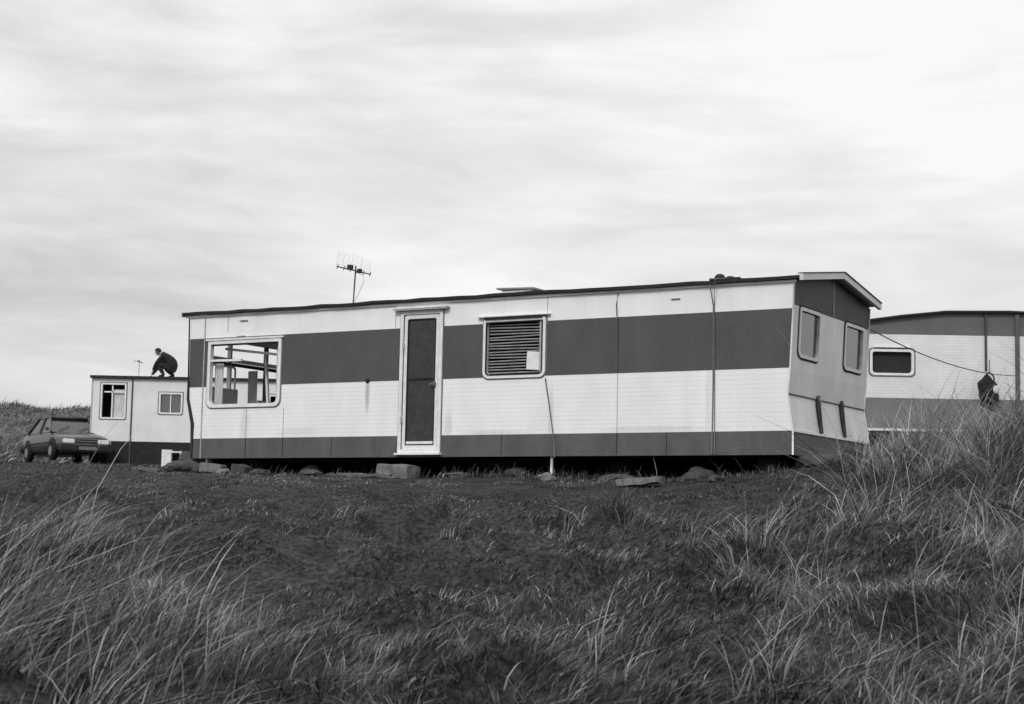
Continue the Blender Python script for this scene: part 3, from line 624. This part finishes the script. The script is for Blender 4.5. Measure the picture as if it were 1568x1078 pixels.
# ---------------------------------------------------------------- car
cx_,cy_=-13.62,52.5
CAR=empty('parked_car',(cx_,cy_,gzf(cx_,cy_)+.02),math.radians(-90+31))
st=[(-2.15,.30,.52,.78,.72),(-2.08,.24,.55,.88,.79),(-1.6,.20,.58,.91,.82),(-.6,.19,.58,.91,.83),(.5,.19,.58,.90,.83),(.9,.19,.57,.87,.83),(1.6,.20,.54,.78,.81),(2.02,.22,.50,.68,.77),(2.12,.28,.46,.60,.72)]
V=[];F=[];n=0
for (x,b,m_,t,w) in st:
    prof=[(0,b),(w*.8,b),(w*.97,b+.10),(w,m_),(w*.96,t-.06),(w*.86,t-.005),(w*.4,t+.02),(0,t+.03)]
    prof=prof+[(-a,c) for a,c in prof[-2:0:-1]]; n=len(prof); V+=[(x,a,c) for a,c in prof]
for i in range(len(st)-1):
    for k in range(n): F.append((i*n+k,i*n+(k+1)%n,(i+1)*n+(k+1)%n,(i+1)*n+k))
F.append(tuple(range(n))[::-1]); F.append(tuple((len(st)-1)*n+k for k in range(n)))
o=obj('body',V,F,M_car,CAR,smooth=True); s=o.modifiers.new('s','SUBSURF'); s.levels=s.render_levels=1
def frust(name,x0,x1,X0,X1,w,W,z,Z,m):
    V=[(x0,-w,z),(x1,-w,z),(x1,w,z),(x0,w,z),(X0,-W,Z),(X1,-W,Z),(X1,W,Z),(X0,W,Z)]
    return obj(name,V,[(0,3,2,1),(4,5,6,7),(0,1,5,4),(1,2,6,5),(2,3,7,6),(3,0,4,7)],m,CAR)
frust('glasshouse',-1.58,.95,-.98,.22,.735,.565,.87,1.32,M_carglass)
bm=bmesh.new(); bmesh.ops.create_cube(bm,size=1); bmesh.ops.scale(bm,vec=(1.36,1.18,.07),verts=bm.verts); bmesh.ops.bevel(bm,geom=bm.edges[:],offset=.032,segments=3,affect='EDGES'); bmesh.ops.translate(bm,vec=(-.38,0,1.345),verts=bm.verts); frombm('roof_panel',bm,M_car,CAR,True)
for s_ in (-1,1):
    for (a,b) in (((.96,.745),(.23,.575)),((-.25,.752),(-.30,.582)),((-1.58,.745),(-1.0,.575))):
        tube('pillar',[(a[0],s_*a[1],.88),(b[0],s_*b[1],1.33)],.034,M_car,CAR,6)
    tube('belt_trim',[(.98,s_*.80,.85),(-1.9,s_*.80,.87)],.012,M_black,CAR,6)
    tube('side_moulding',[(1.1,s_*.835,.55),(-1.0,s_*.838,.55)],.018,M_black,CAR,6)
    for xx in (1.30,-1.28):
        bm=bmesh.new(); bmesh.ops.create_cone(bm,cap_ends=True,segments=28,radius1=.345,radius2=.345,depth=.06); bmesh.ops.rotate(bm,matrix=Matrix.Rotation(math.pi/2,3,'X'),verts=bm.verts); bmesh.ops.translate(bm,vec=(xx,s_*.795,.34),verts=bm.verts); frombm('wheel_arch',bm,M_black,CAR)
        wheel('wheel',(xx,s_*.76,.29),.29,.18,CAR)
    box('mirror',(.66,s_*.82-.05,.92),(.76,s_*.82+.07,1.02),M_car,CAR,.02)
    box('headlamp',(2.03,s_*.52-.19,.50),(2.135,s_*.52+.15,.63),M_lamp,CAR,.02); box('indicator',(1.97,s_*.72-.03,.50),(2.08,s_*.72+.03,.62),M_hub,CAR,.01)
    box('tail_lamp',(-2.16,s_*.58-.15,.6),(-2.10,s_*.58+.15,.76),M_hub,CAR,.01)
box('grille',(2.06,-.32,.51),(2.12,.32,.62),M_black,CAR,.01); box('grille_bar',(2.115,-.30,.56),(2.13,.30,.575),M_hub,CAR)
box('front_bumper',(1.93,-.80,.25),(2.22,.80,.45),M_black,CAR,.05); box('rear_bumper',(-2.25,-.80,.30),(-2.0,.80,.50),M_black,CAR,.05)
box('number_plate',(2.222,-.26,.31),(2.232,.26,.41),M_strap,CAR)
tube('car_aerial',[(.25,-.5,1.35),(-.1,-.5,1.62)],.004,M_black,CAR,6); tube('wiper',[(.93,.1,.92),(.66,.5,1.09)],.010,M_black,CAR,6); tube('wiper',[(.93,-.5,.92),(.66,-.1,1.09)],.010,M_black,CAR,6)

# ---------------------------------------------------------------- sky and light
w=bpy.data.worlds.new('World'); S.world=w; w.use_nodes=True; nt=w.node_tree; N=nt.nodes; L=nt.links
bg=N['Background']; bg.inputs['Strength'].default_value=.1
sky=N.new('ShaderNodeTexSky'); sky.sky_type='NISHITA'; sky.sun_disc=False; SE=math.radians(38); SR=math.radians(205)
sky.sun_elevation=SE; sky.sun_rotation=SR
bw=N.new('ShaderNodeRGBToBW'); L.new(sky.outputs[0],bw.inputs[0])
tc=N.new('ShaderNodeTexCoord'); sep=N.new('ShaderNodeSeparateXYZ'); L.new(tc.outputs['Generated'],sep.inputs[0])
def M(op,a,b=None,c=None):
    n=N.new('ShaderNodeMath'); n.operation=op
    for i,v in enumerate((a,b,c)):
        if v is None: continue
        if isinstance(v,(int,float)): n.inputs[i].default_value=v
        else: L.new(v,n.inputs[i])
    return n.outputs[0]
def cloud(sc,rotx,seed,detail,rough,dist):
    mp=N.new('ShaderNodeMapping'); mp.inputs['Scale'].default_value=sc; mp.inputs['Rotation'].default_value=(0,rotx,0); mp.inputs['Location'].default_value=(seed,seed*.7,0)
    L.new(tc.outputs['Generated'],mp.inputs[0]); n=N.new('ShaderNodeTexNoise'); n.inputs['Scale'].default_value=1; n.inputs['Detail'].default_value=detail; n.inputs['Roughness'].default_value=rough; n.inputs['Distortion'].default_value=dist
    L.new(mp.outputs[0],n.inputs['Vector']); return n.outputs['Fac']
c1=cloud((4,4,19),.12,3.1,4,.5,.5); c2=cloud((13,13,60),.10,7.7,5,.6,.6); c3=cloud((1.5,1.5,5),0,1.3,2,.5,.2)
v=M('ADD',M('MULTIPLY',M('SUBTRACT',c1,.5),.78),M('MULTIPLY',M('SUBTRACT',c2,.5),.24))
v=M('ADD',v,M('MULTIPLY',M('SUBTRACT',c3,.5),.25))
gr=M('ADD',M('MULTIPLY',sep.outputs['Z'],.95),M('MULTIPLY',sep.outputs['X'],.32))
v=M('ADD',M('ADD',v,gr),.66)
v=M('MINIMUM',M('MAXIMUM',v,.60),.96)
v=M('MULTIPLY',v,10)
mix=M('ADD',M('MULTIPLY',v,.98),M('MULTIPLY',bw.outputs[0],.02))
L.new(mix,bg.inputs['Color'])
sd=bpy.data.lights.new('sun','SUN'); sd.energy=1.5; sd.angle=math.radians(12); sd.color=(1,.995,.985)
so=bpy.data.objects.new('sun',sd); COL.objects.link(so)
az=SR; dirv=Vector((math.sin(az)*math.cos(SE),math.cos(az)*math.cos(SE),math.sin(SE)))
so.rotation_euler=dirv.to_track_quat('Z','Y').to_euler()

# ---------------------------------------------------------------- camera
cd=bpy.data.cameras.new('camera'); cam=bpy.data.objects.new('camera',cd); COL.objects.link(cam); S.camera=cam
cd.sensor_width=36; cd.lens=60.15; cd.clip_end=4000
cam.matrix_world=Matrix.Rotation(math.radians(96.08),4,'X')@Matrix.Rotation(math.radians(1.17),4,'Z')
cd.dof.use_dof=True; cd.dof.focus_distance=24; cd.dof.aperture_fstop=6.3
S.view_settings.view_transform='Standard'; S.view_settings.look='None'; S.view_settings.exposure=0
